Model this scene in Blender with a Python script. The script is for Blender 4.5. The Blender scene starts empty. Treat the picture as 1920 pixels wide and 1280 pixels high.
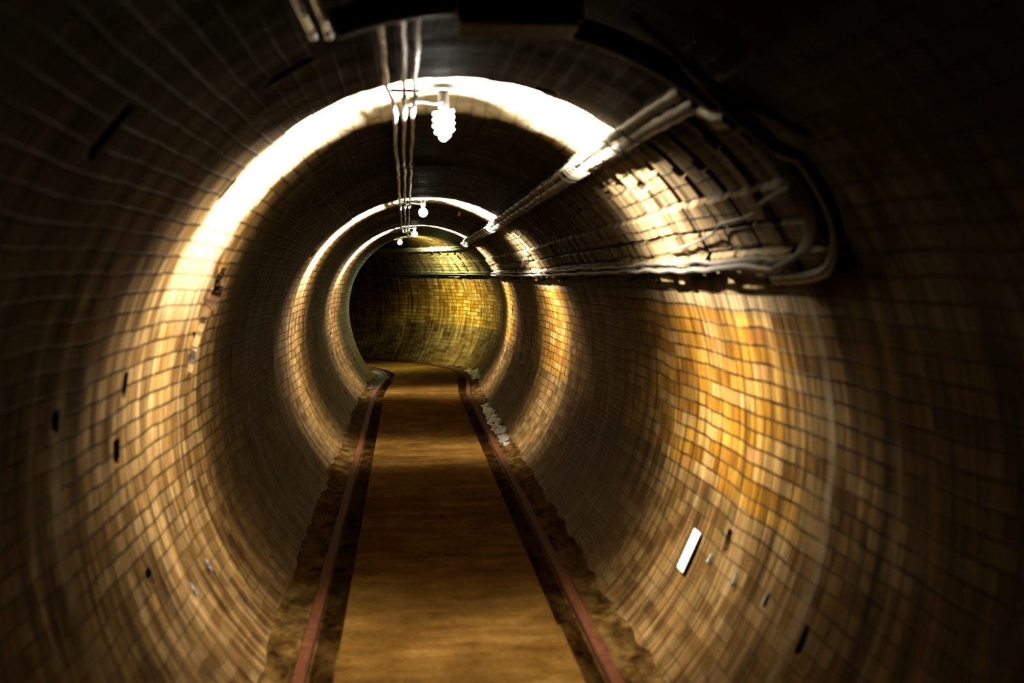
import bpy, math, random
import numpy as np
from mathutils import Vector, Matrix, noise
random.seed(7); rng = np.random.default_rng(7)
S = bpy.context.scene
COL = S.collection
F = 2100.0                         # focal length in pixels of the 1920x1280 frame
CAMH = 1.5
# ------------------------------------------------------------------ camera, world, exposure
TP = 132 / F
pitch = math.atan(TP); yaw = math.atan(199 / F * math.cos(pitch))
cam = bpy.data.cameras.new('camera'); co = bpy.data.objects.new('camera', cam); COL.objects.link(co)
cam.sensor_width = 36; cam.lens = F / 1920 * 36; cam.clip_start = 0.05
co.location = (0, 0, CAMH); co.rotation_euler = (math.pi / 2 - pitch, 0, -yaw)
cam.dof.use_dof = True; cam.dof.focus_distance = 12.5; cam.dof.aperture_fstop = 2.2
S.camera = co
CAMROT = co.rotation_euler.to_matrix()
w = bpy.data.worlds.new('world'); S.world = w; w.use_nodes = True
w.node_tree.nodes['Background'].inputs[0].default_value = (0, 0, 0, 1)
w.node_tree.nodes['Background'].inputs[1].default_value = 0
vs = S.view_settings
S.display_settings.display_device = 'sRGB'
vs.view_transform = 'Standard'; vs.look = 'None'; vs.gamma = 1; vs.use_curve_mapping = False
vs.exposure = 0.0
S.cycles.use_denoising = True
S.cycles.max_bounces = 6; S.cycles.diffuse_bounces = 1
S.cycles.sample_clamp_indirect = 4
WATT = 3500.0                       # power of a crown lamp
UPS = 1.0
GLASS = 7.0                        # radiance of the bulb glass
# ------------------------------------------------------------------ tunnel path and section
S0, RC = 16.2, 3.35                # start and radius of the bend
def drift(y): 
    t = min(max((y - 13.4) / 2.7, 0), 1); return .10 * t * t * (3 - 2 * t)
def frame(s):
    """centre point on the floor line, unit vector to the right"""
    if s <= S0: return np.array([.18 + drift(s), s, 0.]), np.array([1., 0, 0])
    a = (s - S0) / RC
    c = np.array([.28 - RC + RC * math.cos(a), S0 + RC * math.sin(a), 0.])
    return c, np.array([math.cos(a), math.sin(a), 0.])
def crown(s):                      # the vault is a little higher near the camera and sinks along the tunnel
    return float(np.interp(s, [1.5, 4.30, 9.35, 13.9, 16.5], [1.23, 1.222, 1.132, 1.104, 1.10])) / 1.155
def lift(s, h): return HC + (h - HC) * crown(s) if h > HC else h
def P(s, e, h):
    c, r = frame(s); return c + r * e + np.array([0, 0, lift(s, h)])
A, BU, BL, HC = 1.10, 1.155, 1.28, .95
def prof(t):                       # t: angle from the right horizontal
    return (A * math.cos(t), HC + (BU if t > 0 and t < math.pi else BL) * math.sin(t))
t0 = -math.asin((HC + .05) / BL)
TT = np.linspace(t0, math.pi - t0, 2400)
PE = np.array([prof(t) for t in TT])
VV = np.concatenate([[0], np.cumsum(np.hypot(*np.diff(PE, axis=0).T))]); VT = VV[-1]
def sec(v):                        # section point and inward normal at arc length v
    e = np.interp(v, VV, PE[:, 0]); h = np.interp(v, VV, PE[:, 1])
    e2 = np.interp(v + .01, VV, PE[:, 0]); h2 = np.interp(v + .01, VV, PE[:, 1])
    e1 = np.interp(v - .01, VV, PE[:, 0]); h1 = np.interp(v - .01, VV, PE[:, 1])
    dx, dy = e2 - e1, h2 - h1; l = np.hypot(dx, dy)
    return e, h, -dy / l, dx / l
half = len(VV) // 2
def v_of_h(h, side=1):             # arc length for a height on the right (1) or left (-1) wall
    v = np.interp(h, PE[:half, 1], VV[:half]); return v if side > 0 else VT - v
def v_of_e(e): return float(np.interp(-e, -PE[300:2100, 0], VV[300:2100]))
def W(s, v, off=0.):               # world point on the lining, off metres inward
    e, h, ne, nh = sec(v); return P(s, e + ne * off, h + nh * off)
def ray(px, py):
    d = CAMROT @ Vector(((px - 960) / F, -(py - 640) / F, -1)); return np.array(d)
def hit(px, py):                   # where the view ray meets the straight lining: (s, v)
    d = ray(px, py); lo, hi = .5, 18.
    for _ in range(60):
        m = (lo + hi) / 2; p = np.array([0, 0, CAMH]) + d / d[1] * m
        e = p[0] - .18 - drift(m); h = p[2]
        b = BU * crown(m) if h > HC else BL
        if (e / A) ** 2 + ((h - HC) / b) ** 2 > 1: hi = m
        else: lo = m
    t = math.atan2((h - HC) / b, e / A)
    if t < -math.pi / 2: t += 2 * math.pi
    return lo, float(np.interp(t, TT, VV))
# ------------------------------------------------------------------ helpers
def put(name, verts, faces, mat, parent=None, smooth=True, sharp=None, uv=None):
    me = bpy.data.meshes.new(name); me.from_pydata([tuple(v) for v in verts], [], faces)
    if uv is not None:
        l = me.uv_layers.new(name='uv'); idx = np.zeros(len(me.loops), dtype=np.int32)
        me.loops.foreach_get('vertex_index', idx); l.data.foreach_set('uv', np.asarray(uv, dtype=np.float32)[idx].ravel())
    if smooth: me.polygons.foreach_set('use_smooth', [True] * len(me.polygons))
    if sharp: me.set_sharp_from_angle(angle=math.radians(sharp))
    me.materials.append(mat); me.update()
    o = bpy.data.objects.new(name, me); COL.objects.link(o)
    if parent: o.parent = parent; o.matrix_parent_inverse = parent.matrix_world.inverted() if False else Matrix.Identity(4)
    return o
def tag(o, label, cat, group=None, kind=None):
    o['label'] = label; o['category'] = cat
    if group: o['group'] = group
    if kind: o['kind'] = kind
    return o
def empty(name, loc=(0, 0, 0)):
    o = bpy.data.objects.new(name, None); o.empty_display_size = .05; o.location = loc; COL.objects.link(o); return o
class MB:
    def __init__(s): s.v = []; s.f = []
    def add(s, v, f):
        n = len(s.v); s.v += [tuple(x) for x in v]; s.f += [tuple(i + n for i in q) for q in f]; return s
    def tube(s, pts, r, n=8, cap=True, twist0=None):
        pts = [np.asarray(p, float) for p in pts]; m = len(pts)
        rr = r if hasattr(r, '__len__') else [r] * m
        tn = [pts[min(i + 1, m - 1)] - pts[max(i - 1, 0)] for i in range(m)]
        tn = [t / (np.linalg.norm(t) + 1e-9) for t in tn]
        up = np.array([0, 0, 1.]) if abs(tn[0][2]) < .9 else np.array([1., 0, 0])
        nv = np.cross(tn[0], up); nv /= np.linalg.norm(nv); V = []
        for i in range(m):
            nv = nv - tn[i] * np.dot(nv, tn[i]); nv /= np.linalg.norm(nv); b = np.cross(tn[i], nv)
            for k in range(n):
                a = 2 * math.pi * k / n; V.append(pts[i] + (nv * math.cos(a) + b * math.sin(a)) * rr[i])
        Fc = [(i * n + k, i * n + (k + 1) % n, (i + 1) * n + (k + 1) % n, (i + 1) * n + k) for i in range(m - 1) for k in range(n)]
        if cap: Fc += [tuple(range(n - 1, -1, -1)), tuple((m - 1) * n + k for k in range(n))]
        return s.add(V, Fc)
    def lathe(s, prof_, c=(0, 0, 0), n=16):        # prof_: (r, z) pairs, axis z
        V = []; m = len(prof_)
        for r, z in prof_:
            for k in range(n):
                a = 2 * math.pi * k / n; V.append((c[0] + r * math.cos(a), c[1] + r * math.sin(a), c[2] + z))
        Fc = [(i * n + k, i * n + (k + 1) % n, (i + 1) * n + (k + 1) % n, (i + 1) * n + k) for i in range(m - 1) for k in range(n)]
        Fc += [tuple(range(n - 1, -1, -1)), tuple((m - 1) * n + k for k in range(n))]
        return s.add(V, Fc)
    def box(s, o, X, Y, Z, bev=0.0):               # centre o, half axes X Y Z (vectors)
        o, X, Y, Z = map(lambda q: np.asarray(q, float), (o, X, Y, Z)); V = []
        lx, ly = np.linalg.norm(X), np.linalg.norm(Y); b = bev
        ring = [(1 - b / lx, 1), (1, 1 - b / ly), (1, -1 + b / ly), (1 - b / lx, -1), (-1 + b / lx, -1), (-1, -1 + b / ly), (-1, 1 - b / ly), (-1 + b / lx, 1)] if b else [(1, 1), (1, -1), (-1, -1), (-1, 1)]
        n = len(ring); k = (1 - b / min(lx, ly)) if b else 1; lz = np.linalg.norm(Z)
        lv = [(-1, k), (-1 + b / lz, 1), (1 - b / lz, 1), (1, k)] if b else [(-1, 1), (1, 1)]
        for z, q in lv:
            for x, y in ring: V.append(o + X * x * q + Y * y * q + Z * z)
        m = len(lv)
        Fc = [(i * n + j, i * n + (j + 1) % n, (i + 1) * n + (j + 1) % n, (i + 1) * n + j) for i in range(m - 1) for j in range(n)]
        Fc += [tuple(range(n)), tuple((m - 1) * n + j for j in range(n - 1, -1, -1))]
        return s.add(V, Fc)
    def build(s, name, mat, parent=None, smooth=True, sharp=40):
        return put(name, s.v, s.f, mat, parent, smooth, sharp)
def smoothpath(pts, n=8):                          # Catmull-Rom
    pts = [np.asarray(p, float) for p in pts]; q = [2 * pts[0] - pts[1]] + pts + [2 * pts[-1] - pts[-2]]; out = []
    for i in range(1, len(q) - 2):
        for k in range(n):
            t = k / n; a, b, c, d = q[i - 1:i + 3]
            out.append(.5 * (2 * b + (c - a) * t + (2 * a - 5 * b + 4 * c - d) * t * t + (3 * b - a - 3 * c + d) * t ** 3))
    out.append(q[-2]); return out
# ------------------------------------------------------------------ materials
class NT:
    def __init__(s, name):
        s.m = bpy.data.materials.new(name); s.m.use_nodes = True; s.t = s.m.node_tree; s.b = s.t.nodes['Principled BSDF']
    def n(s, typ, ins=None, **kw):
        x = s.t.nodes.new(typ)
        for k, v in kw.items(): setattr(x, k, v)
        for k, v in (ins or {}).items(): s.set(x.inputs[k], v)
        return x
    def set(s, sock, v):
        if isinstance(v, bpy.types.NodeSocket): s.t.links.new(v, sock)
        elif isinstance(v, bpy.types.Node): s.t.links.new(v.outputs[0], sock)
        else: sock.default_value = v
    def math(s, op, a, b=None, c=None, clamp=False):
        x = s.n('ShaderNodeMath', operation=op, use_clamp=clamp); s.set(x.inputs[0], a)
        if b is not None: s.set(x.inputs[1], b)
        if c is not None: s.set(x.inputs[2], c)
        return x.outputs[0]
    def mix(s, f, a, b, mode='MIX'):
        x = s.n('ShaderNodeMix', data_type='RGBA', blend_type=mode)
        s.set(x.inputs[0], f)
        for i, v in ((6, a), (7, b)): s.set(x.inputs[i], v if not isinstance(v, tuple) else (*v, 1)[:4])
        return x.outputs[2]
    def ramp(s, f, stops, interp='LINEAR'):
        x = s.n('ShaderNodeValToRGB'); cr = x.color_ramp; cr.interpolation = interp
        while len(cr.elements) < len(stops): cr.elements.new(.5)
        for e, (p, c) in zip(cr.elements, stops):
            e.position = p; e.color = (*c, 1) if isinstance(c, tuple) else (c, c, c, 1)
        s.set(x.inputs[0], f); return x.outputs[0]
    def noise(s, vec, scale=1., detail=3, rough=.55, dim='3D'):
        x = s.n('ShaderNodeTexNoise'); s.set(x.inputs['Vector'], vec); x.inputs['Scale'].default_value = scale
        x.inputs['Detail'].default_value = detail; x.inputs['Roughness'].default_value = rough; return x.outputs['Fac']
    def scale(s, vec, x, y, z=1, loc=(0, 0, 0)):
        m = s.n('ShaderNodeMapping'); s.set(m.inputs['Vector'], vec); m.inputs['Scale'].default_value = (x, y, z)
        m.inputs['Location'].default_value = loc; return m.outputs[0]
    def band(s, x, lo, hi, soft):                   # 1 inside [lo, hi]
        a = s.n('ShaderNodeMapRange', interpolation_type='SMOOTHSTEP'); s.set(a.inputs[0], x); a.inputs[1].default_value = lo - soft; a.inputs[2].default_value = lo + soft
        b = s.n('ShaderNodeMapRange', interpolation_type='SMOOTHSTEP'); s.set(b.inputs[0], x); b.inputs[1].default_value = hi - soft; b.inputs[2].default_value = hi + soft
        return s.math('SUBTRACT', a.outputs[0], b.outputs[0])
def simple(name, col, rough=.5, metal=0., var=.35, nscale=30, bump=.3, bdist=.002, coat=0., spec=.2):
    t = NT(name); g = t.n('ShaderNodeTexCoord').outputs['Object']; nn = t.noise(g, nscale, 5)
    col = tuple(c * (.58 if metal < .5 else .75) for c in col)
    dark = tuple(c * (1 - var) for c in col); lite = tuple(min(1, c * (1 + var)) for c in col)
    t.set(t.b.inputs['Base Color'], t.ramp(nn, [(.3, dark), (.7, lite)]))
    t.set(t.b.inputs['Roughness'], t.ramp(nn, [(.3, max(0, rough - .1)), (.7, min(1, rough + .1))]))
    t.b.inputs['Metallic'].default_value = metal; t.b.inputs['Coat Weight'].default_value = coat; t.b.inputs['Specular IOR Level'].default_value = spec if metal < .5 else .5
    b = t.n('ShaderNodeBump'); b.inputs['Strength'].default_value = bump; b.inputs['Distance'].default_value = bdist
    t.set(b.inputs['Height'], nn); t.set(t.b.inputs['Normal'], b); return t.m
def brick_mat(name, kind):
    t = NT(name)
    uv = t.n('ShaderNodeUVMap', uv_map='uv').outputs[0]
    sep = t.n('ShaderNodeSeparateXYZ'); t.set(sep.inputs[0], uv); U, V = sep.outputs[0], sep.outputs[1]
    H = t.n('ShaderNodeSeparateXYZ'); t.set(H.inputs[0], t.n('ShaderNodeNewGeometry').outputs['Position']); H = H.outputs[2]
    # hand-laid courses: the joints wander a little
    dn = t.n('ShaderNodeTexNoise'); t.set(dn.inputs['Vector'], uv); dn.inputs['Scale'].default_value = 2.2; dn.inputs['Detail'].default_value = 3
    sc = t.n('ShaderNodeVectorMath', operation='MULTIPLY_ADD'); t.set(sc.inputs[0], dn.outputs['Color']); sc.inputs[1].default_value = (.05, .035, 0); t.set(sc.inputs[2], uv)
    br = t.n('ShaderNodeTexBrick'); t.set(br.inputs['Vector'], sc.outputs[0])
    br.inputs['Color1'].default_value = (0, 0, 0, 1); br.inputs['Color2'].default_value = (1, 1, 1, 1); br.inputs['Mortar'].default_value = (.5, .5, .5, 1)
    br.inputs['Scale'].default_value = 1; br.inputs['Brick Width'].default_value = .2 if kind == 'right' else .13; br.inputs['Row Height'].default_value = .061
    br.inputs['Mortar Size'].default_value = .0062; br.inputs['Mortar Smooth'].default_value = .35
    br.offset = .5
    rnd, mort = br.outputs['Color'], br.outputs['Fac']
    big = t.noise(t.scale(uv, 1, 1), .9, 4)
    mid = t.noise(uv, 7, 5, .6)
    fine = t.noise(uv, 60, 5, .65)
    streak = t.noise(t.scale(uv, 14, 1.1, 1, (3.3, 1.7, 0)), 1., 5, .6)      # runs down the lining
    streak2 = t.noise(t.scale(uv, 42, 2.6, 1, (9.3, 5.7, 0)), 1., 4, .6)
    pal = [(0, (.10, .058, .021)), (.25, (.24, .155, .06)), (.5, (.35, .245, .11)), (.75, (.42, .33, .19)), (1, (.27, .15, .05))]
    brick = t.ramp(t.math('ADD', t.math('MULTIPLY', rnd, .72), t.math('MULTIPLY', mid, .28)), pal)
    if kind == 'right':
        # glazed ochre courses at chest height, limewashed strip above them
        yel = t.ramp(t.math('ADD', t.math('MULTIPLY', rnd, .7), t.math('MULTIPLY', streak2, .3)), [(0, (.22, .10, .012)), (.3, (.52, .29, .03)), (.55, (.66, .43, .09)), (.75, (.75, .58, .30)), (.85, (.45, .19, .03))])
        zone = t.math('MULTIPLY', t.band(H, .62, 1.345, .03), t.ramp(big, [(.3, .6), (.6, 1.)]))
        zone = t.math('MULTIPLY', zone, t.ramp(t.math('ADD', U, t.math('MULTIPLY', streak, .6)), [(0, 0.), (1, 1.)]) if False else t.band(t.math('ADD', U, t.math('MULTIPLY', streak, .7)), 3.95, 99., .25))
        brick = t.mix(zone, brick, yel)
        lime = t.mix(mid, (.42, .37, .29), (.62, .57, .47))
        brick = t.mix(t.math('MULTIPLY', t.band(H, 1.355, 1.99, .01), .9), brick, lime)
    # lime and soot
    pale = (.50, .45, .36)
    lime_f = t.math('MULTIPLY', t.ramp(streak, [(.55, 0.), (.72, 1.)]), t.ramp(big, [(.4, .0), (.62, .75)]))
    col = t.mix(lime_f, brick, pale)
    mcol = t.mix(t.ramp(t.noise(uv, 1.6, 3), [(.52, 0.), (.62, .8)]) if kind == 'right' else 0., (.03, .02, .012), (.33, .30, .23))
    film = t.n('ShaderNodeMapRange', interpolation_type='SMOOTHSTEP'); t.set(film.inputs[0], t.math('ADD', H, t.math('MULTIPLY', big, .7))); film.inputs[1].default_value = .55; film.inputs[2].default_value = 1.2; film.inputs[3].default_value = .25
    mort = t.math('MULTIPLY', mort, film.outputs[0])                                    # a muddy film hides the joints low down
    col = t.mix(t.math('MULTIPLY', mort, t.ramp(mid, [(.3, .95), (.7, .55)])), col, mcol)
    dirt = t.ramp(streak, [(.30, .16), (.48, .7), (.62, 1.15)])
    dirt2 = t.ramp(streak2, [(.34, .38), (.58, 1.1)])
    col = t.mix(1., col, t.mix(1., dirt, dirt2, 'MULTIPLY'), 'MULTIPLY')
    blot = t.ramp(big, [(.32, (.38, .3, .22)), (.55, (1, 1, 1))])
    col = t.mix(.8, col, blot, 'MULTIPLY')
    # pale leach lines that follow the rings of the lining
    wob = t.math('ADD', U, t.math('MULTIPLY', t.math('SUBTRACT', t.noise(t.scale(uv, .01, 2.2), 1., 3), .5), .13))
    for (c, hw, k) in ((3.27, .028, .8) if kind == 'right' else (3.0, .04, .7), (2.80, .018, .5), (4.62, .008, .4), (8.7, .02, .5), (10.3, .02, .6), (13.0, .03, .5)):
        f = t.math('MULTIPLY', t.band(wob, c - hw, c + hw, .012), t.ramp(mid, [(.35, .25 * k), (.6, k)]))
        col = t.mix(f, col, (.44, .41, .35))
    at = t.n('ShaderNodeAttribute', attribute_name='mask'); am = t.n('ShaderNodeSeparateColor'); t.set(am.inputs[0], at.outputs['Color'])
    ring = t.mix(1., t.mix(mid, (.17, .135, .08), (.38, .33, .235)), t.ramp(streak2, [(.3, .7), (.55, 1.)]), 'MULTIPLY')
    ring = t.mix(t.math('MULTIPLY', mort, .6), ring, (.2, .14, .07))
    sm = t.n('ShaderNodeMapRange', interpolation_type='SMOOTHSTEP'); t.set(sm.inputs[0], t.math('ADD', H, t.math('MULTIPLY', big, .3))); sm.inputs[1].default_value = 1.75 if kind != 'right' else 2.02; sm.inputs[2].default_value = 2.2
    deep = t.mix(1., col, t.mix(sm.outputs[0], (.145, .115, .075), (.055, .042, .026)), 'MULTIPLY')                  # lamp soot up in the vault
    col = t.mix(am.outputs[2], deep, ring)                                              # lamp rings: limewash, brightened in the colour to widen the lit band
    col = t.mix(am.outputs[0], col, t.mix(mid, (.08, .024, .008), (.16, .06, .02)))       # raw brick inside cut pockets
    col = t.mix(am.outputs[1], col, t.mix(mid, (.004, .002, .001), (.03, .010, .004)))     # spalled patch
    t.set(t.b.inputs['Base Color'], col)
    t.b.inputs['Specular IOR Level'].default_value = .02 if kind != 'roof' else .01
    ro = t.ramp(t.mix(.5, streak2, mid), [(.3, .4), (.6, .68)])
    t.set(t.b.inputs['Roughness'], ro)
    hgt = t.math('ADD', t.math('MULTIPLY', mort, -1.0), t.math('ADD', t.math('MULTIPLY', rnd, .35), t.math('ADD', t.math('MULTIPLY', streak2, .9), t.math('MULTIPLY', fine, .35))))
    b = t.n('ShaderNodeBump'); b.inputs['Strength'].default_value = 1.; b.inputs['Distance'].default_value = .0055
    t.set(b.inputs['Height'], hgt); t.set(t.b.inputs['Normal'], b)
    return t.m
def floor_mat():
    t = NT('floor concrete'); uv = t.n('ShaderNodeUVMap', uv_map='uv').outputs[0]
    sep = t.n('ShaderNodeSeparateXYZ'); t.set(sep.inputs[0], uv)
    a = t.mix(.5, t.noise(t.scale(uv, 8, 1.6), 1., 6, .65), t.noise(uv, 5, 6, .7)); bg = t.noise(uv, 1.3, 4); fn = t.noise(uv, 45, 5, .7)
    col = t.ramp(a, [(.3, (.06, .034, .010)), (.44, (.20, .127, .05)), (.54, (.30, .198, .085)), (.68, (.48, .37, .20))])
    col = t.mix(.6, col, t.ramp(bg, [(.3, (.35, .3, .25)), (.6, (1.1, 1.1, 1.1))]), 'MULTIPLY')
    lat = sep.outputs[1]; inner = t.band(lat, -.452, .462, .006); groove = t.math('ADD', t.band(lat, -.552, -.455, .006), t.band(lat, .462, .552, .006))
    side = t.ramp(t.noise(t.scale(uv, 5, 9), 1., 5, .7), [(.35, (.03, .02, .01)), (.5, (.15, .10, .05)), (.7, (.38, .30, .19))])
    side = t.mix(groove, side, t.mix(1., side, (.32, .27, .22), 'MULTIPLY'))
    col = t.mix(inner, side, col)
    col = t.mix(.7, col, t.ramp(fn, [(.3, (.6, .55, .5)), (.6, (1, 1, 1))]), 'MULTIPLY')
    t.set(t.b.inputs['Base Color'], t.mix(1., col, (.105, .082, .042), 'MULTIPLY'))
    t.b.inputs['Specular IOR Level'].default_value = .0
    t.set(t.b.inputs['Roughness'], t.ramp(a, [(.3, .5), (.7, .85)]))
    b = t.n('ShaderNodeBump'); b.inputs['Strength'].default_value = .8; b.inputs['Distance'].default_value = .006
    t.set(b.inputs['Height'], t.math('ADD', a, t.math('MULTIPLY', fn, .4))); t.set(t.b.inputs['Normal'], b); return t.m
def glow(name, col, k):            # thin glowing glass: light from the filament inside passes through
    t = NT(name); t.t.nodes.remove(t.b); e = t.n('ShaderNodeEmission'); e.inputs[0].default_value = (*col, 1); e.inputs[1].default_value = k
    a = t.n('ShaderNodeAddShader'); t.set(a.inputs[0], e.outputs[0]); t.set(a.inputs[1], t.n('ShaderNodeBsdfTransparent').outputs[0])
    t.set(t.t.nodes['Material Output'].inputs[0], a.outputs[0]); return t.m
M_right, M_left, M_roof = brick_mat('glazed brick right', 'right'), brick_mat('glazed brick left', 'left'), brick_mat('sooty brick vault', 'roof')
M_floor = floor_mat()
M_rust = simple('rusty rail steel', (.034, .0105, .0035), .9, 0, .45, 25, spec=.03)
M_galv = simple('galvanised conduit', (.26, .26, .25), .3, .8, .3, 40, .2)
M_clamp = simple('zinc saddle', (.5, .5, .5), .3, .8, .3)
M_black = simple('black rubber', (.018, .017, .016), .38, 0, .3)
M_box = simple('black painted steel', (.012, .011, .010), .6, 0, .3)
M_red = simple('red plastic gland', (.22, .012, .008), .5)
M_sheath = simple('dusty lead cable sheath', (.12, .108, .085), .5, 0, .4, 35, .5, .003)
M_grey = simple('grey cable sheath', (.04, .035, .028), .5, 0, .4, 40, .5, .003)
M_hook = simple('pale iron hook', (.2, .18, .14), .4, .3, .3)
M_base = simple('lamp holder bakelite', (.008, .008, .009), .7)
M_white = simple('white enamel plate', (.42, .42, .42), .4, 0, .04, 8, .05)
M_ink = simple('black ink', (.08, .08, .085), .5)
M_cal = simple('wet calcite', (.13, .13, .125), .12, 0, .75, 45, 1., .012, spec=.6)
M_orange = simple('orange mineral', (.6, .22, .08), .3)
M_water = NT('still water'); M_water.b.inputs['Base Color'].default_value = (.35, .36, .33, 1); M_water.b.inputs['Roughness'].default_value = .03
M_water.b.inputs['Transmission Weight'].default_value = .85; M_water.b.inputs['IOR'].default_value = 1.33
_b = M_water.n('ShaderNodeBump'); _b.inputs['Strength'].default_value = .25; _b.inputs['Distance'].default_value = .01
M_water.set(_b.inputs['Height'], M_water.noise(M_water.n('ShaderNodeTexCoord').outputs['Object'], 12, 3)); M_water.set(M_water.b.inputs['Normal'], _b); M_water = M_water.m
M_cfl = glow('lit spiral tube', (1, .97, .88), GLASS)
M_globe = glow('lit globe glass', (1, .95, .82), GLASS)
M_globe2 = glow('lit greenish globe glass', (1, 1, .66), GLASS)
# ------------------------------------------------------------------ the lining
PITCH = .29
def seg(a, b, d): return list(np.linspace(a, b, max(2, int(round((b - a) / d)) + 1)))[:-1]
VR, VL = v_of_e(.60), v_of_e(-.60)               # springing lines where walls hand over to the vault
def undul(s, v, e, h):
    n1 = noise.noise(Vector((s * 1.1, v * .9, 3.1))); n2 = noise.noise(Vector((s * 3.7, v * 2.6, 7.7))); n3 = noise.noise(Vector((s * 6.5, .3 * v, 1.7)))
    return .020 * n1 + .007 * n2 + .007 * n3
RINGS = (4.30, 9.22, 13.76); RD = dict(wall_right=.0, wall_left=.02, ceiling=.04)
def ringmask(s, v, h):             # shallow rings where the lamps hang; limewash with lamplight put into its colour
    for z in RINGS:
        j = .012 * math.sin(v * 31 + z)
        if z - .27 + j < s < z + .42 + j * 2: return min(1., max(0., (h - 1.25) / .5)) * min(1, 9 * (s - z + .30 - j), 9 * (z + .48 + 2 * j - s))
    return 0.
def lining(name, mat, vs_, ss, disp, arc):
    ns, nv = len(ss), len(vs_); verts = np.zeros((ns, nv, 3)); uv = np.zeros((ns, nv, 2)); mk = np.zeros((ns, nv, 4)); mk[..., 3] = 1
    E, Hh, NE, NH = sec(np.array(vs_))
    for i, s in enumerate(ss):
        c, r = frame(s)
        us = s if s <= S0 else S0 + (s - S0) * arc
        for j, v in enumerate(vs_):
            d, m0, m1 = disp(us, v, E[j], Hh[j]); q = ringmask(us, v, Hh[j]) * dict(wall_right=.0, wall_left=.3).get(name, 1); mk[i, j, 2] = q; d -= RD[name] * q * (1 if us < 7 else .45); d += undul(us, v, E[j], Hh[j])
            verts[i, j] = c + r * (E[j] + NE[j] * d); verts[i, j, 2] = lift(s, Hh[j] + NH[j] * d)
            uv[i, j] = (us, v); mk[i, j, 0] = m0; mk[i, j, 1] = m1
    faces = [(i * nv + j, (i + 1) * nv + j, (i + 1) * nv + j + 1, i * nv + j + 1) for i in range(ns - 1) for j in range(nv - 1)]
    o = put(name, verts.reshape(-1, 3), faces, mat, None, True, 38, uv.reshape(-1, 2)); o['kind'] = 'structure'
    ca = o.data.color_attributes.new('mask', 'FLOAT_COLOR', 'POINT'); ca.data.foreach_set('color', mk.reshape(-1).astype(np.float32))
    return o
holes_l, holes_r, holes_t = [], [], []
for px, py in ((622, 588), (621, 626), (625, 665), (635, 703), (650, 738), (626, 548), (634, 512)):
    holes_l.append((*hit(px, py), .055, .03))
for px, py in ((961, 582), (963, 612), (962, 651), (954, 690), (941, 728), (956, 553)): holes_r.append((*hit(px, py), .055, .03))
for px, py, a, b in ((428, 355, .035, .07), (238, 728, .05, .035), (100, 795, .03, .02), (224, 850, .04, .03), (435, 690, .02, .16), (205, 245, .03, .10), (283, 1078, .03, .03), (585, 476, .03, .03), (588, 520, .03, .1)):
    holes_l.append((*hit(px, py), a, b))
for px, py, a, b in ((1505, 1195, .02, .02), (1365, 1020, .03, .03), (1010, 545, .04, .02)): holes_r.append((*hit(px, py), a, b))
for px, py, a, b in ((1022, 172, .035, .03), (545, 135, .04, .12), (866, 386, .04, .02), (835, 426, .05, .02)): holes_t.append((*hit(px, py), a, b))
for k in range(8): holes_t.append((*hit(868 - 5 * k, 400 + 4 * k), .04, .012))
def inhole(hs, s, v):
    for (a, b, ds, dv) in hs:
        if abs(s - a) < ds / 2 + .004 and abs(v - b) < dv / 2 + .007: return True
    return False
sp_pts = [hit(*p) for p in ((400, 515), (392, 540), (398, 552), (376, 575), (368, 610), (358, 640), (350, 672))]
def spall(s, v):
    best = 9
    for a, b in zip(sp_pts[:-1], sp_pts[1:]):
        a, b, p = np.array(a), np.array(b), np.array([s, v]); d = b - a
        t = min(max(np.dot(p - a, d) / np.dot(d, d), 0), 1); q = p - a - t * d; best = min(best, math.hypot(q[0] * .8, q[1]))
    return best
def d_left(s, v, e, h):
    m0 = m1 = d = 0.
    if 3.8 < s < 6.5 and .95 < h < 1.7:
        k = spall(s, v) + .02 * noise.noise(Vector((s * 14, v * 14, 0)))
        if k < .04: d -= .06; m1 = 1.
        elif k < .07: d += .012
    if inhole(holes_l, s, v): d -= .09; m0 = .15
    return d, m0, m1
def d_roof(s, v, e, h):
    if inhole(holes_t, s, v): return -.07, .1, 0
    return 0, 0, 0
def d_right(s, v, e, h):
    m0 = d = 0.
    if s > 2.83 and h > 1.4:
        f = ((s - 3.705) / PITCH) % 1.; k = math.floor((s - 3.705) / PITCH)
        r1 = math.sin(k * 12.9898) * 43758.5453 % 1; r2 = math.sin(k * 78.233 + 2) * 43758.5453 % 1
        low = 1.455 + .018 * math.sin(s * 5.1) + .014 * r1
        row = 0 if h < 1.545 else 1 if h < 1.62 else 2
        rr = math.sin((k * 3 + row) * 39.3) * 9731.7 % 1
        if low < h < 1.70:
            d += .034 + .016 * (rr - .5) + (.012 if row == 0 else 0)
            if f < .075: d -= .075                      # deep open joints between the blocks
            if abs(h - 1.545) < .006 or abs(h - 1.62) < .006: d -= .02
            if f > .9 or f < .15: d -= .008
        elif 1.70 < h < 1.915 + .02 * r2:
            d += .010
            if f < .31: d -= .14; m0 = .9
            elif f < .46 and 1.775 + .04 * r1 < h < 1.803 + .04 * r1: d -= .10; m0 = .5
            elif f > .72: d += .006
    if inhole(holes_r, s, v): d -= .09; m0 = .1
    return d, m0, 0.
ss_l = seg(-3, 1.6, .1) + seg(1.6, 7, .022) + seg(7, S0, .036) + seg(S0, 22.5, .06) + [22.5]
ss_t = seg(-3, 1.6, .1) + seg(1.6, 7, .03) + seg(7, S0, .036) + seg(S0, 22.5, .06) + [22.5]
ss_r = seg(-3, 2.53, .1) + seg(2.53, S0, PITCH / 20) + seg(S0, 21.6, PITCH / 20 / 1.3) + [21.6]
va, vb = v_of_h(1.42), v_of_h(1.93)
vr = seg(0, va, .045) + seg(va, vb, .0125) + seg(vb, VR, .03) + [VR]
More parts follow.
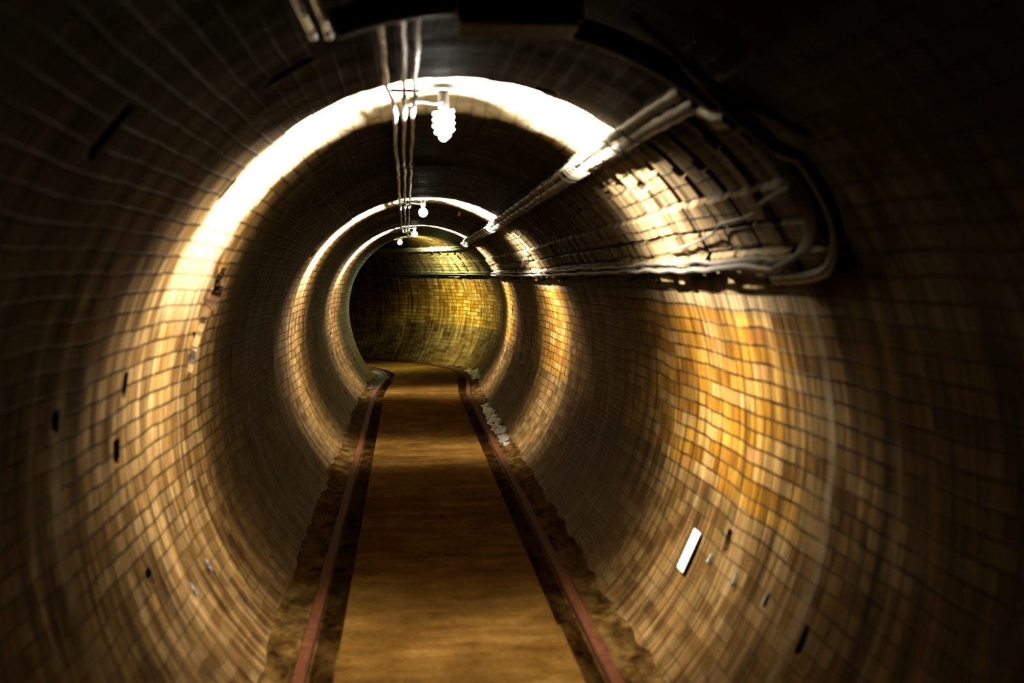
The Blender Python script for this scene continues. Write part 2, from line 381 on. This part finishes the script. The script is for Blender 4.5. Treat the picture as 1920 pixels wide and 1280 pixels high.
vl = seg(VL, VT, .028) + [VT]; vt = seg(VR, VL, .04) + [VL]
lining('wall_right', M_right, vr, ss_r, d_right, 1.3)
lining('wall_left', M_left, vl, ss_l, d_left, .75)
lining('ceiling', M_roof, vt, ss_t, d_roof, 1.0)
# floor: raised walkway slab, flangeway grooves, rough margins
def floor_h(s, x):
    n = noise.noise(Vector((s * 5, x * 9, 0))); n2 = noise.noise(Vector((s * 1.1, x * 2, 4)))
    ax = abs(x); fill = x > 0 and s < 4.75 + .25 * n
    if ax < .455 or (fill and ax < .54) or (x < 0 and s < 4.42 + .04 * n and ax < .53): return .004 * n2 + .002 * n
    if ax < .548: return -.030 + .008 * n
    if ax < .615: return -.028
    return -.014 + .012 * n + .035 * max(0, (ax - .68) / .1)
xs = [-.82, -.78, -.745, -.71, -.67, -.635, -.615, -.60, -.552, -.545, -.50, -.460, -.452] + list(np.linspace(-.40, .40, 13)) + [.452, .460, .50, .545, .552, .60, .615, .635, .67, .71, .745, .78, .82]
sf = seg(-3, 3, .2) + seg(3, S0, .04) + seg(S0, 22, .06) + [22]
fv, fu = [], []
for s in sf:
    for x in xs: fv.append(P(s, x, floor_h(s, x))); fu.append((s, x))
nx = len(xs)
o = put('floor', fv, [(i * nx + j, i * nx + j + 1, (i + 1) * nx + j + 1, (i + 1) * nx + j) for i in range(len(sf) - 1) for j in range(nx - 1)], M_floor, None, True, 40, fu); o['kind'] = 'structure'
# ------------------------------------------------------------------ rails
def rail(side, label):
    V, Fc = [], []; pr = [(-.024, -.03), (-.024, .004), (-.019, .010), (.019, .010), (.024, .004), (.024, -.03)]
    ss = seg(-2.9, S0, .15) + seg(S0, 21.5, .12) + [21.5]; n = len(pr)
    for s in ss:
        wv = .006 * noise.noise(Vector((s * 1.3, side * 5, 0)))
        for a, b in pr: V.append(P(s, side * .582 + a + wv, b))
    Fc = [(i * n + j, (i + 1) * n + j, (i + 1) * n + (j + 1) % n, i * n + (j + 1) % n) for i in range(len(ss) - 1) for j in range(n)]
    Fc += [tuple(range(n)), tuple((len(ss) - 1) * n + j for j in range(n - 1, -1, -1))]
    tag(put('rail', V, Fc, M_rust, None, True, 30), label, 'rail', 'narrow gauge rails in the floor')
rail(-1, 'rusty rail along the left edge of the walkway floor'); rail(1, 'rusty rail along the right edge of the walkway floor')
# ------------------------------------------------------------------ lamps
def bulb_spiral(c):
    m = MB(); pts = []; n = 84; turns = 4.2
    for i in range(n + 1):
        t = i / n; a = t * turns * 2 * math.pi; r = .034 if t < .72 else .034 - .017 * (t - .72) / .28
        pts.append((c[0] + r * math.cos(a), c[1] + r * math.sin(a), c[2] - .012 - .098 * t))
    m.tube(pts, .0088, 6); m.lathe([(.004, -.128), (.014, -.122), (.018, -.112), (.014, -.100), (.004, -.096)], c, 8)
    return m
def bulb_globe(c, r=.038):
    return MB().lathe([(.012, 0)] + [(r * math.sin(a), -.012 - r + r * math.cos(a)) for a in np.linspace(.35, math.pi - .12, 9)], c, 14)
def lamp(s, e, kind, mat, label, drop=.075, wire=-.14, watt=1., tint=(1, .92, .76), lo=.06, hi=.76, tail=.0):
    e_, h_, _, _ = sec(v_of_e(e)); h_ += .035 if s < 7 else .015; c = P(s, e, h_ - drop); root = empty('ceiling_lamp', c)
    tag(root, label, 'lamp', 'lamps along the tunnel crown')
    z = (0, 0, 0)
    MB().lathe([(.046, drop + .02), (.046, drop - .008), (.040, drop - .012), (.012, drop - .012)], z, 16).build('mounting_plate', M_base, root)
    MB().lathe([(.020, drop - .012), (.022, .004), (.018, -.004), (.013, -.012)], z, 14).build('lamp_holder', M_base, root)
    (bulb_spiral if kind == 'spiral' else bulb_globe)(z if kind == 'spiral' else (0, 0, -.008)).build('bulb', mat, root)
    c0, r = frame(s); pts = []
    li = bpy.data.lights.new('lamp_light', 'POINT'); li.energy = WATT * watt; li.color = tint; li.shadow_soft_size = .028; li.use_nodes = True
    nt = li.node_tree; em = nt.nodes['Emission']; ge = nt.nodes.new('ShaderNodeNewGeometry'); dp = nt.nodes.new('ShaderNodeVectorMath'); dp.operation = 'DOT_PRODUCT'
    dp.inputs[1].default_value = tuple(np.cross([0, 0, 1], r)); nt.links.new(ge.outputs['Incoming'], dp.inputs[0])
    ab = nt.nodes.new('ShaderNodeMath'); ab.operation = 'ABSOLUTE'; nt.links.new(dp.outputs['Value'], ab.inputs[0])
    mr = nt.nodes.new('ShaderNodeMapRange'); mr.interpolation_type = 'SMOOTHSTEP'; dn = nt.nodes.new('ShaderNodeMapRange'); sy = nt.nodes.new('ShaderNodeSeparateXYZ'); nt.links.new(ge.outputs['Incoming'], sy.inputs[0]); nt.links.new(sy.outputs[2], dn.inputs[0])
    dn.inputs[1].default_value = -UPS * .55; dn.inputs[2].default_value = -UPS; dn.inputs[3].default_value = 1; dn.inputs[4].default_value = 1.75                  # narrower toward the floor
    aw = nt.nodes.new('ShaderNodeMath'); aw.operation = 'MULTIPLY'; nt.links.new(ab.outputs[0], aw.inputs[0]); nt.links.new(dn.outputs[0], aw.inputs[1])
    nt.links.new(aw.outputs[0], mr.inputs[0])     # the lamp throws its light sideways, as a ring
    mr.inputs[1].default_value = lo; mr.inputs[2].default_value = hi; mr.inputs[3].default_value = 1; mr.inputs[4].default_value = tail; 
    sx = nt.nodes.new('ShaderNodeSeparateXYZ'); nt.links.new(ge.outputs['Incoming'], sx.inputs[0])
    az = nt.nodes.new('ShaderNodeMath'); az.operation = 'MULTIPLY'; az.inputs[1].default_value = -UPS; nt.links.new(sx.outputs[2], az.inputs[0])
    mz = nt.nodes.new('ShaderNodeMapRange'); nt.links.new(az.outputs[0], mz.inputs[0])                                           # and little out of its ends
    mz.inputs[1].default_value = .68; mz.inputs[2].default_value = 1; mz.inputs[3].default_value = 1; mz.inputs[4].default_value = .42
    mt = nt.nodes.new('ShaderNodeMapRange'); nt.links.new(sx.outputs[2], mt.inputs[0])                                          # the lamp cap shades the crown right above
    mt.inputs[1].default_value = UPS * .40; mt.inputs[2].default_value = UPS * .95; mt.inputs[3].default_value = 1; mt.inputs[4].default_value = .10
    mx = nt.nodes.new('ShaderNodeMath'); mx.operation = 'MULTIPLY'; nt.links.new(mz.outputs[0], mx.inputs[0]); nt.links.new(mt.outputs[0], mx.inputs[1])
    mu = nt.nodes.new('ShaderNodeMath'); mu.operation = 'MULTIPLY'; nt.links.new(mr.outputs[0], mu.inputs[0]); nt.links.new(mx.outputs[0], mu.inputs[1])
    nt.links.new(mu.outputs[0], em.inputs['Strength'])
    lo_ = bpy.data.objects.new('lamp_light', li); COL.objects.link(lo_); lo_.parent = root; lo_.location = (0, 0, -.085 if kind == 'spiral' else -.055)
    for k in range(9):
        t = k / 8; ee = e + wire * t; hh = sec(v_of_e(ee))[1] - .022 - .006 * math.sin(t * 7); pts.append(P(s - .02, ee, hh) - c)
    MB().tube(pts, .004, 6).build('feed_wire', M_black, root)
    return root
lamp(4.37, -.032, 'spiral', M_cfl, 'large lit spiral lamp on the crown, nearest of the four lamps')
lamp(9.35, -.035, 'globe', M_globe, 'lit round lamp on the crown, second of the four lamps', .055)
lamp(13.9, -.08, 'globe', M_globe, 'small lit round lamp on the crown, third of the four lamps', .055)
lamp(17.5, -.13, 'globe', M_globe2, 'tiny lit lamp in the bend at the far end of the tunnel', .06, .1, .8, (.92, 1, .45), .05, .95, .0)
# ------------------------------------------------------------------ conduits on the crown
for k, (e0, lab) in enumerate(((-.222, 'left of the three grey conduits running along the crown'), (-.184, 'middle of the three grey conduits running along the crown'), (-.148, 'right of the three grey conduits running along the crown, beside the lamps'))):
    pts = []
    for s in np.arange(2.67, 18.6, .055):
        wx = .006 * noise.noise(Vector((s * 1.2, k * .4, 1))) + .006 * noise.noise(Vector((s * 3.1, k * .3, 5)))
        dz = .007 * noise.noise(Vector((s * 2.6, k * .2, 9))) + .006 * math.sin(s * 3.9)
        jog = .018 * max(0, min(1, (4.05 - s) / .25)) if k == 0 else 0
        e = e0 + wx - jog * (s > 0); pts.append(P(s, e, sec(v_of_e(e))[1] - .038 + dz))
    tag(MB().tube(pts, .0085, 8).build('conduit', M_galv), lab, 'conduit', 'conduits on the crown')
for k, (e0, s1, lab) in enumerate(((-.400, 2.76, 'left of the two grey conduits ending at the top edge of the photo'), (-.366, 2.82, 'right of the two grey conduits ending at the top edge of the photo'))):
    pts = [P(s, e0 + .004 * math.sin(s * 5), sec(v_of_e(e0))[1] - .035) for s in np.arange(.6, s1, .06)]
    root = MB().tube(pts, .0085, 8).build('conduit', M_galv); tag(root, lab, 'conduit', 'pair of conduits near the top edge')
    MB().tube([P(s1 - .09, e0 + .004 * math.sin(s1 * 5), sec(v_of_e(e0))[1] - .035), P(s1 - .03, e0 + .004 * math.sin(s1 * 5), sec(v_of_e(e0))[1] - .035)], .0115, 10).build('coupling', M_clamp, root)
def clamp(s, label):
    e0 = -.186; hh = sec(v_of_e(e0))[1]; c = P(s, e0, hh - .03); root = empty('conduit_clamp', c)
    _, r = frame(s); f = np.cross([0, 0, 1], r)
    tag(root, label, 'clamp', 'clamps holding the crown conduits')
    MB().box((0, 0, .012), r * .062, f * .014, np.array([0, 0, .006]), .002).build('backing_bar', M_base, root)
    for q in (-.037, 0, .037):
        pts = [r * (q + .0125 * math.cos(a)) + np.array([0, 0, -.006 - .013 * math.sin(a)]) for a in np.linspace(-.5, math.pi + .5, 9)]
        MB().tube(pts, .004, 6).build('saddle', M_clamp, root)
for s, lab in ((4.02, 'nearest clamp across the three crown conduits, beside the spiral lamp'), (6.3, 'clamp across the crown conduits midway between the first two lamps'), (9.0, 'clamp across the crown conduits beside the second lamp'), (11.8, 'clamp across the crown conduits between the second and third lamps'), (13.6, 'clamp across the crown conduits beside the third lamp')):
    clamp(s, lab)
# ------------------------------------------------------------------ upper cable pair on the right haunch and its hooks
vB = v_of_e(.575)
def cable_pts(v0, off, s0, s1, seed, amp=.006, ds=.05):
    out = []
    for s in np.arange(s0, s1, ds):
        a = amp * noise.noise(Vector((s * 1.9, seed, 0))); b = amp * noise.noise(Vector((s * 2.3, seed, 6)))
        out.append(W(s, v0 + a, off + b))
    return out
for k, (dv, off, r, lab) in enumerate(((.022, .048, .019, 'upper of the two thick taped cables hung along the right haunch'), (-.024, .050, .024, 'lower of the two thick taped cables hung along the right haunch'))):
    pts = cable_pts(vB + dv, off, 2.86, 19.4, k * 7.3)
    rr = [r * (1 + (-.16 if i % 3 == 0 else .04 * math.sin(i * 1.7))) for i in range(len(pts))]
    tag(MB().tube(pts, rr, 12).build('cable', M_sheath, sharp=60), lab, 'cable', 'thick cables on the right haunch')
hook = MB(); pts = [(0, .036 * 1.45 * math.cos(a), .036 * math.sin(a)) for a in np.linspace(-2.5, 2.35, 20)]
pts += [(0, pts[-1][1] - .012, pts[-1][2] + .012)]
hook.tube(pts, .0036, 6); h0 = None
kk = 0
hs = [3.55 + .29 * i for i in range(55)]
hs += [4.62, 4.70, 4.78, 4.86, 9.15, 9.25, 9.33, 9.52, 14.5, 14.6]
for s in sorted(hs):
    if s > 19.3: continue
    e, h, ne, nh = sec(vB); c = W(s, vB, .049); _, r = frame(s); f = np.cross([0, 0, 1], r)
    tangent = r * (-nh) * -1 + np.array([0, 0, ne]) * -1      # along the section
    nrm = r * ne + np.array([0, 0, nh]); tangent = np.cross(nrm, f)
    if h0 is None: h0 = hook.build('cable_hook', M_hook); o = h0
    else: o = h0.copy(); COL.objects.link(o)
    m = Matrix((tuple(f), tuple(tangent), tuple(nrm))).transposed().to_4x4(); m = m @ Matrix.Rotation(random.uniform(-.12, .12), 4, 'Z'); m.translation = Vector(c); o.matrix_world = m
    ORD = 'nearest second third fourth fifth sixth seventh eighth ninth tenth eleventh twelfth thirteenth fourteenth fifteenth sixteenth'.split()
    lab = ('thin iron hook looped around the thick haunch cables, %s of the row' % ('nearest' if kk == 0 else ORD[kk] + ' nearest')) if kk < len(ORD) else ('small iron hook on the thick haunch cables, just before or at the second lamp' if s < 9.6 else 'tiny iron hook on the thick haunch cables between the second and third lamps' if s < 14 else 'minute iron hook on the haunch cables past the third lamp and round the bend')
    tag(o, lab, 'hook', 'hooks carrying the haunch cables'); kk += 1
# ------------------------------------------------------------------ cables on the block ledge
for k, (h, off, r, h_top, mat, lab) in enumerate(((1.535, .070, .0075, 1.99, M_grey, 'upper thin grey cable lying on the block ledge of the right wall'),
        (1.515, .085, .009, 1.95, M_grey, 'wavy grey cable along the outer edge of the block ledge'), (1.50, .062, .006, 1.90, M_black, 'thin black cable under the two grey cables on the block ledge'))):
    pts = [W(2.74 + .03 * k, v_of_h(hh), .04) for hh in (h_top, 1.88, 1.78, 1.68)]
    pts += [W(2.80 + .03 * k, v_of_h(1.60), .05), W(2.95 + .02 * k, v_of_h(1.545), .06), W(3.2, v_of_h(h - .005), off)]
    pts = smoothpath(pts, 6)
    for s in np.arange(3.26, 19.6, .06):
        a = .010 * noise.noise(Vector((s * 1.7, k * .5, 2))) + .010 * noise.noise(Vector((s * 4.1, k * 3.5, 2)))
        pts.append(W(s, v_of_h(h) + a, off + .012 * noise.noise(Vector((s * 3.3, k * 2, 8)))))
    tag(MB().tube(pts, r, 8).build('cable', mat), lab, 'cable', 'cables on the ledge')
def pole_line(name, pts, r, mat, lab, cat, n=8): return tag(MB().tube(smoothpath(pts, 8), r, n).build(name, mat), lab, cat)
# thick black hoses that come over the vault and down the right side
pole_line('hose', [W(2.76, v_of_e(e), .05) for e in (.22, .28, .36, .46, .56, .64)] + [W(2.74, v_of_h(1.86), .06)], .030, M_black, 'thick black hose sweeping across the vault down to the cable ends', 'hose', 14)
pole_line('hose', [W(2.56, v_of_e(.50), .07), W(2.55, v_of_e(.62), .10), W(2.56, v_of_e(.74), .09), W(2.60, v_of_h(1.75), .05), W(2.62, v_of_h(1.66), .05), W(2.68, v_of_h(1.58), .05), W(2.84, v_of_h(1.50), .05), W(3.05, v_of_h(1.475), .05), W(3.3, v_of_h(1.47), .055)], .017, M_black, 'black hose curving down the right wall to the ledge', 'hose', 12)
pole_line('hose', [W(2.50, v_of_e(.34), .05), W(2.52, v_of_e(.44), .07), W(2.53, v_of_e(.55), .09), W(2.5, v_of_e(.68), .07), W(2.45, v_of_e(.76), .05)], .010, M_black, 'thin black hose sagging above the thick hose', 'hose', 10)
g = MB(); c = W(2.74, v_of_h(1.875), .07)
g.tube([W(2.70, v_of_h(1.88), .075), W(2.76, v_of_h(1.885), .07), W(2.80, v_of_h(1.895), .06), W(2.88, v_of_h(1.905), .05)], [.020, .030, .027, .022], 14)
tag(g.build('cable_joint', M_grey), 'bulging grey joint where the haunch cables meet the black hose', 'cable joint')
pole_line('wire', [W(2.82, v_of_h(1.70), .045), W(2.95, v_of_h(1.69), .05), W(3.1, v_of_h(1.675), .05), W(3.2, v_of_h(1.655), .055), W(3.4, v_of_h(1.645), .05), W(3.6, v_of_h(1.64), .05), W(3.75, v_of_h(1.615), .05), W(4.1, v_of_h(1.59), .055), W(4.5, v_of_h(1.575), .055)], .0055, M_grey, 'thin grey wire looping over the blocks toward the dark hose', 'wire', 6)
pole_line('wire', [W(9.1, v_of_h(1.70), .05), W(9.5, v_of_h(1.66), .055), W(9.9, v_of_h(1.62), .055), W(10.3, v_of_h(1.58), .05)], .004, M_hook, 'short pale wire crossing the blocks beside the second lamp ring', 'wire', 6)
# ------------------------------------------------------------------ dark fittings at the top edge
c = P(2.57, .075, 2.035); jb = empty('junction_box', c); tag(jb, 'black steel junction box on the vault at the top edge of the photo', 'junction box')
X, Y, Z = np.array([.14, 0, 0]), np.array([0, .08, 0]), np.array([0, 0, .052])
MB().box((0, 0, 0), X, Y, Z, .006).build('box_body', M_box, jb); MB().box((0, 0, -.056), X * .95, Y * .93, Z * .09, .002).build('box_lid', M_box, jb)
MB().tube([(.075, .05, -.01), (.075, .10, -.012)], .016, 10).build('cable_gland', M_red, jb); MB().tube([(.10, .0, -.02), (.14, .01, -.022)], .016, 10).build('cable_gland', M_red, jb)
MB().tube([(.02, .06, -.02), (.02, .085, -.02)], .014, 10).build('cable_gland', M_box, jb)
pole_line('pipe', [W(2.62, v_of_e(e), .050) for e in (-.36, -.28, -.20, -.12, -.07)], .034, M_black, 'black pipe crossing above the crown conduits into the junction box', 'pipe', 14)
# ------------------------------------------------------------------ plate, deposits, puddle
s_, v_ = hit(1299, 1035); e, h, ne, nh = sec(v_); nr = np.array([ne, 0, nh]); tv = np.array([nh, 0, -ne])      # tv runs up the wall
if tv[2] < 0: tv = -tv
Y = np.array([0, 1., 0]); c = W(s_, v_, .018); pl = empty('number_plate', c); pl.location = c
tag(pl, 'small white plate with two faint lines of lettering on the lower right wall', 'plate')
MB().box((0, 0, 0), Y * .047, tv * .088, nr * .003, .0015).build('plate_body', M_white, pl)
mk = MB(); rr_ = random.Random(3)
for (a, x0, x1) in ((.012, -.012, .028), (-.010, -.034, .036)):
    x = x0
    while x < x1:
        wd = rr_.choice((.003, .004, .005)); mk.box(nr * .0034 + Y * (-x) + tv * a, Y * wd * .4, tv * .0035, nr * .0006); x += wd + .0018
mk.build('lettering', M_ink, pl, False)
def mound(name, s0, s1, e0, e1, hh, seed, lab, mat=M_cal, kind=None, cat='deposit'):
    V, n1, n2 = [], int((s1 - s0) / .035), 12
    for i in range(n1 + 1):
        for j in range(n2 + 1):
            a, b = i / n1, j / n2; s = s0 + (s1 - s0) * a; e = e0 + (e1 - e0) * b + .03 * noise.noise(Vector((s * 4, seed, 3)))
            k = (math.sin(math.pi * a) ** .5) * math.sin(math.pi * min(1, b * .62 + .02))
            V.append(P(s, e, -.025 + hh * k * (.75 + .9 * noise.noise(Vector((s * 9, e * 14, seed))))))
    fc = [(i * (n2 + 1) + j, i * (n2 + 1) + j + 1, (i + 1) * (n2 + 1) + j + 1, (i + 1) * (n2 + 1) + j) for i in range(n1) for j in range(n2)]
    tag(put(name, V, fc, mat, None, True, 50), lab, cat)
mound('calcite_deposit', 9.4, 13.0, .62, .78, .055, 1, 'wet white calcite crust beside the right rail before the bend')
mound('calcite_deposit', 15.4, 16.9, .64, .80, .09, 4, 'small glistening calcite crust at the foot of the right wall where the bend begins')
V = []; N = 30
for i in range(N + 1):
    a = i / N; s = 14.4 + 3.2 * a; wd = .13 * math.sin(math.pi * (a * .9 + .05)) + .01
    for q in (0, 1):
        e = -.69 + (q * 1.6 - .5) * wd + .02 * math.sin(s * 6 + q)
        V.append(P(s, max(e, -.745), -.004)); 
Vb = [v - np.array([0, 0, .02]) for v in V]; n = len(V)
fc = [(2 * i, 2 * i + 1, 2 * i + 3, 2 * i + 2) for i in range(N)] + [(n + 2 * i, n + 2 * i + 2, n + 2 * i + 3, n + 2 * i + 1) for i in range(N)]
fc += [(2 * i, 2 * i + 2, n + 2 * i + 2, n + 2 * i) for i in range(N)] + [(2 * i + 1, n + 2 * i + 1, n + 2 * i + 3, 2 * i + 3) for i in range(N)] + [(0, n, n + 1, 1), (n - 2, n - 1, 2 * n - 1, 2 * n - 2)]
tag(put('puddle', V + Vb, fc, M_water, None, True, 40), 'shiny puddle in the left gutter where the tunnel bends', 'puddle')
for px, py, sc_, lab in ((1382, 1090, 1, 'small white calcite drip on the right wall, right of the plate'), (1442, 1125, 1, 'small white calcite drip on the right wall, furthest right of the drips'), (1335, 1050, .8, 'small white calcite drip on the right wall, just beside the plate'),
        (357, 1108, 1, 'small pale calcite drip low on the left wall, leftmost of the pair'), (385, 1062, 1, 'small pale calcite drip low on the left wall, right of the pair')):
    s_, v_ = hit(px, py); m = MB(); pts = [W(s_, v_ + .022 * sc_ * q * (1 if px > 761 else -1), .012) for q in (1.4, .8, 0, -.8, -1.2)]
    m.tube(pts, [.002, .005, .006, .008, .003], 8); tag(m.build('calcite_drip', M_cal), lab, 'drip')
s_, v_ = hit(862, 398); m = MB(); m.tube([W(s_, v_, o_) for o_ in (-.02, .01, .03, .04)], [.016, .015, .012, .004], 10)
tag(m.build('mineral_knob', M_orange), 'small orange knob hanging from the vault beside the second lamp', 'knob')
